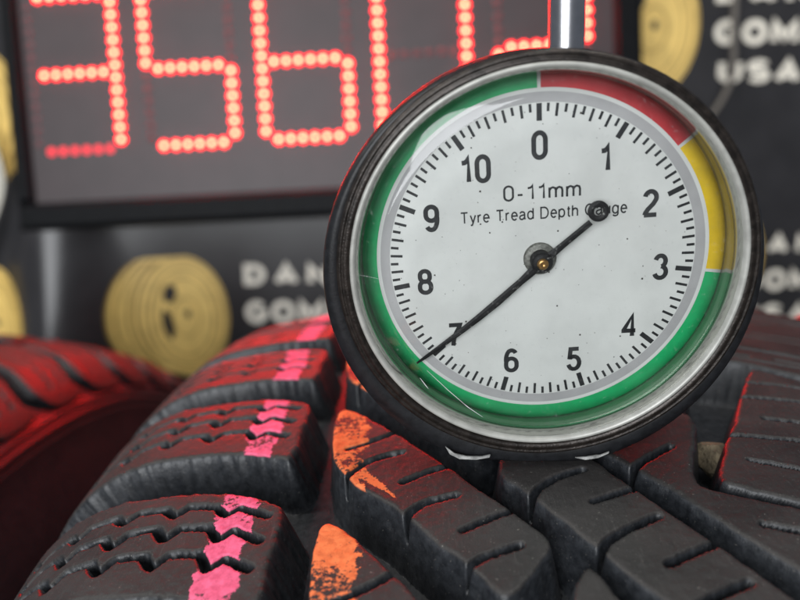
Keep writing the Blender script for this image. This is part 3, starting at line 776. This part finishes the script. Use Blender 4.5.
# ------------------------------------------------------------------ the LED sign
Msign = ((0.99782442, -0.04799215, -0.04520144), (0.04356435, 0.99458934, -0.09430905), (0.04948297, 0.0921347, 0.99451628))
sX = from_cam([r[0] for r in Msign]); sY = from_cam([r[1] for r in Msign]); sZ = from_cam([r[2] for r in Msign])
sC = CAM + from_cam((-83.07, 154.64, -453.56))
s0 = sC - sY * 101
sign = empty('led_sign', mat=Matrix(((sX.x, sY.x, sZ.x, s0.x * K), (sX.y, sY.y, sZ.y, s0.y * K), (sX.z, sY.z, sZ.z, s0.z * K), (0, 0, 0, 1))))
tag(sign, 'black framed sign with glowing red LED digits behind the gauge', 'sign')
SO = 101.0
IX0, IX1, IY = -165.5, 219.0, 83.0; OX0, OX1, OY = -178.0, 236.5, 101.0
m = MB(); m.box(IX0 - 4, IX1 + 4, SO - IY - 4, SO + IY + 4, -30, -1.2); obj('panel', m.mesh('panel'), M['panel'], sign)
def rail(x0, x1, y0, y1):
    m = MB(); m.box(x0, x1, y0, y1, -34, 2.2, 3.0); obj('frame_rail', m.mesh('frame_rail'), M['frame'], sign)
rail(OX0, OX1, SO - OY, SO - IY); rail(OX0, OX1, SO + IY, SO + OY)
rail(OX0, IX0, SO - IY, SO + IY); rail(IX1, OX1, SO - IY, SO + IY)
led_prof = [(3.3, -1.22), (3.1, -.95), (2.3, -.75), (1.4, -.62), (1.0, -.4), (.55, -.25), (.01, -.2)]   # wide red ring, added as a halo, round a bright core
me_on = lathe('lit_led', led_prof, 12); me_dim = lathe('dim_led', [(r * .78, z) for r, z in led_prof], 12); me_off = lathe('unlit_led', [(r * .75, z) for r, z in led_prof], 12)
me_on.materials.append(M['led_on']); me_on.materials.append(M['led_halo'])
me_on.polygons.foreach_set('material_index', [1 if (q % (len(led_prof) - 1)) < 3 else 0 for q in range(len(me_on.polygons))])
SEG = {'3': 'abcdg', '5': 'acdfg', '6': 'acdefg', '0': 'abcdef', '2': 'abdeg'}
def seg_pts(s):
    if s in 'agd': y = {'a': 6.2, 'g': 0, 'd': -6.2}[s]; return [(k, y) for k in range(1, 7)]
    x = 7 if s in 'bc' else 0; sg = 1 if s in 'bf' else -1
    return [(x, sg * (k + .5)) for k in range(6)]
for di, ch in enumerate('35602'):
    for s in 'abcdefg':
        on = s in SEG[ch]; dim = (di == 0 and s == 'd')
        for x, y in seg_pts(s):
            me_, mt = (me_dim, M['led_dim']) if on and dim else (me_on, M['led_on']) if on else (me_off, M['led_off'])
            obj('led', me_, mt, sign, ((di * 9.575 + x - 20) * 8, SO + y * 8, 0))

# ------------------------------------------------------------------ the printed banner
YB = 425.0
def fold(x, z):
    """gentle waves of the hanging sheet (mm towards the viewer)"""
    return (2.0 * math.sin(x * .021 + .6) + 1.0 * math.sin(x * .047 + z * .004) +
            14.0 * math.exp(-((x + 272 + (z - 560) * .12) / 38.0) ** 2) + max(-4, min(22, .20 * (620 - z))) * math.exp(-((x + 275) / 42.0) ** 2) - 6.0 * math.exp(-((x + 318) / 24.0) ** 2))
BX0, BX1, BZ0, BZ1 = -460, 520, 330, 1010
banner = empty('banner', ((BX0 + BX1) / 2, YB, BZ0))
tag(banner, 'black vinyl banner printed with gold tyres and cream lettering', 'banner')
bo = Vector(((BX0 + BX1) / 2, YB, BZ0))
def on_banner(x, z, lift=0.0):
    return (x - bo.x, -fold(x, z) - lift, z - bo.z)
nx, nz = 140, 40; v = []; f = []
for lay in (0, 1):
    for i in range(nx + 1):
        for k in range(nz + 1):
            x = BX0 + (BX1 - BX0) * i / nx; z = BZ0 + (BZ1 - BZ0) * k / nz
            p = on_banner(x, z); v.append((p[0], p[1] + lay * .8, p[2]))
st = nz + 1; half = (nx + 1) * st
for i in range(nx):
    for k in range(nz):
        a = i * st + k; f.append((a, a + st, a + st + 1, a + 1)); f.append((half + a, half + a + 1, half + a + st + 1, half + a + st))
obj('vinyl_sheet', mesh('vinyl_sheet', v, f), M['banner'], banner)
def conform(me, cx, cz, lift):
    n = len(me.vertices); a = np.empty(n * 3); me.vertices.foreach_get('co', a); a = a.reshape(-1, 3) / K
    o_ = np.array([on_banner(cx + x, cz + y, lift + z) for x, y, z in a]) * K
    me.vertices.foreach_set('co', o_.ravel()); me.update(); return me
def words(txt, x0, x1, z0, z1):
    """cream letters fitted into a box on the banner (axle-relative z)"""
    z0 += AXLE; z1 += AXLE
    me = text_mesh('lettering', txt, 20, .135, 1.0, .16 if txt != 'DAN' else .34, .1)
    n = len(me.vertices); a = np.empty(n * 3); me.vertices.foreach_get('co', a); a = a.reshape(-1, 3)
    lo, hi = a.min(0), a.max(0)
    a[:, 0] *= (x1 - x0) * K / (hi[0] - lo[0]); a[:, 1] *= (z1 - z0) * K / (hi[1] - lo[1])
    me.vertices.foreach_set('co', a.ravel())
    obj('lettering', conform(me, (x0 + x1) / 2, (z0 + z1) / 2, .5), M['cream'], banner)['label'] = 'cream lettering ' + txt
def ell(cx, cz, rx, rz, n=40, a0=0, a1=2 * math.pi, tilt=0.0):
    o_ = []
    for i in range(n):
        a = a0 + (a1 - a0) * i / n; x, y = rx * math.cos(a), rz * math.sin(a)
        o_.append((cx + x * math.cos(tilt) - y * math.sin(tilt), cz + x * math.sin(tilt) + y * math.cos(tilt)))
    return o_
def flat(name, pts, mat, lift, parent, cx, cz):
    k = len(pts); c = np.mean(pts, 0); n = 10; v = []; f = []
    for q in range(n):
        t = 1 - q / n; v += [(c[0] + (x - c[0]) * t, c[1] + (y - c[1]) * t, 0) for x, y in pts]
    v.append((c[0], c[1], 0))
    for q in range(n - 1): f += [(q*k + i, q*k + (i + 1) % k, (q+1)*k + (i + 1) % k, (q+1)*k + i) for i in range(k)]
    f += [((n-1)*k + i, (n-1)*k + (i + 1) % k, n*k) for i in range(k)]
    return obj(name, conform(mesh(name, v, f, False), cx, cz, lift), mat, parent)
def ring_flat(name, cx0, cz0, rx, rz, w, mat, lift, parent, cx, cz, a0=0, a1=2 * math.pi):
    n = 48; v = []; f = []
    for i in range(n + 1):
        a = a0 + (a1 - a0) * i / n
        v += [(cx0 + rx * math.cos(a), cz0 + rz * math.sin(a), 0), (cx0 + (rx - w) * math.cos(a), cz0 + (rz - w) * math.sin(a), 0)]
    for i in range(n): f.append((2*i, 2*i+2, 2*i+3, 2*i+1))
    return obj(name, conform(mesh(name, v, f, False), cx, cz, lift), mat, parent)
def gold_tyre(cx, cz, k=1.0):
    """flat print of a wheel in three-quarter view; k scales it"""
    cz += AXLE
    sil = ell(14*k, 0, 36*k, 52*k, 40, -math.pi/2, math.pi/2) + ell(-14*k, 3*k, 34*k, 47*k, 40, math.pi/2, 3*math.pi/2)
    p = flat('tyre_print', sil, M['gold'], .3, banner, cx, cz)
    for r_, w_ in ((35, 1.0), (30, 1.4), (24, .9), (12, .8)):
        ring_flat('tyre_print_line', 14*k, 0, r_*k, r_*1.42*k, w_*k, M['gold_dark'], .9, p, cx, cz)
    for dx, rx in ((-6, 34), (-13, 33), (-22, 30), (-29, 25)):
        ring_flat('tyre_print_line', (14 + dx*.9)*k, 2*k, 36*k, 49*k, 1.9*k, M['gold_dark'], .9, p, cx, cz, math.pi*.62, math.pi*1.38)
    for (dx, dz, rx, rz, t) in ((2, 20, 5, 8, -.35), (-1, -6, 4.2, 13, .18), (16, 3, 2.4, 3.6, 0)):
        flat('tyre_print_hole', ell(dx*k, dz*k, rx*k, rz*k, 20, tilt=t), M['banner'], 1.2, p, cx, cz)
gold_tyre(-188, 214, .97)
gold_tyre(-345, 206, .97)
gold_tyre(176, 436, .97)
gold_tyre(245, 262, .90)
gold_tyre(-330, 372, .97)
words('DAN', -126, -57, 238.4, 259.6)
words('GOMM', -126, -38, 208.2, 229.2)
words('USAT', -126, -40, 178, 199)
words('DAN', 235, 305, 452.7, 471.4)
words('GOMM', 236, 322, 424.5, 444.3)
words('USAT', 241, 322, 397.0, 415.9)
words('DAN', 272, 331, 265.0, 283.4)
words('GOMM', 274, 354, 236.4, 255.3)
words('USAT', 274, 350, 208, 227)

# ------------------------------------------------------------------ cable and white strip
cb = [(243, 392, 500), (244, 393, 456), (246, 394, 425), (248.5, 394, 404), (245, 393, 390), (238, 392, 377), (226, 390, 362), (205, 388, 345)]
pts = chaikin(np.array(cb, float), 2, False); pts[:, 2] += AXLE; pts[:, 0] *= .962
tag(obj('power_cable', tube('power_cable', pts, 2.2, 10), M['cable']), 'thin grey cable hanging past the banner lettering at upper right', 'cable')
m = MB(); w = [tuple(q) for q in chaikin([(-340, 262), (-328, 262), (-306, 296), (-296, 322), (-299, 345), (-306, 366), (-311, 364), (-307, 340), (-306, 322), (-316, 300)], 3)]
v = [(x, 402, z + AXLE) for x, z in w] + [(x, 406, z + AXLE) for x, z in w]; k = len(w)
f = [tuple(range(k)), tuple(range(2*k - 1, k - 1, -1))] + [(i, (i + 1) % k, k + (i + 1) % k, k + i) for i in range(k)]
tag(obj('pale_strip', mesh('pale_strip', v, f, False), M['strip']), 'blurred white strip hanging left of the sign frame', 'strip')  # off-white curved strip set just in front of the banner
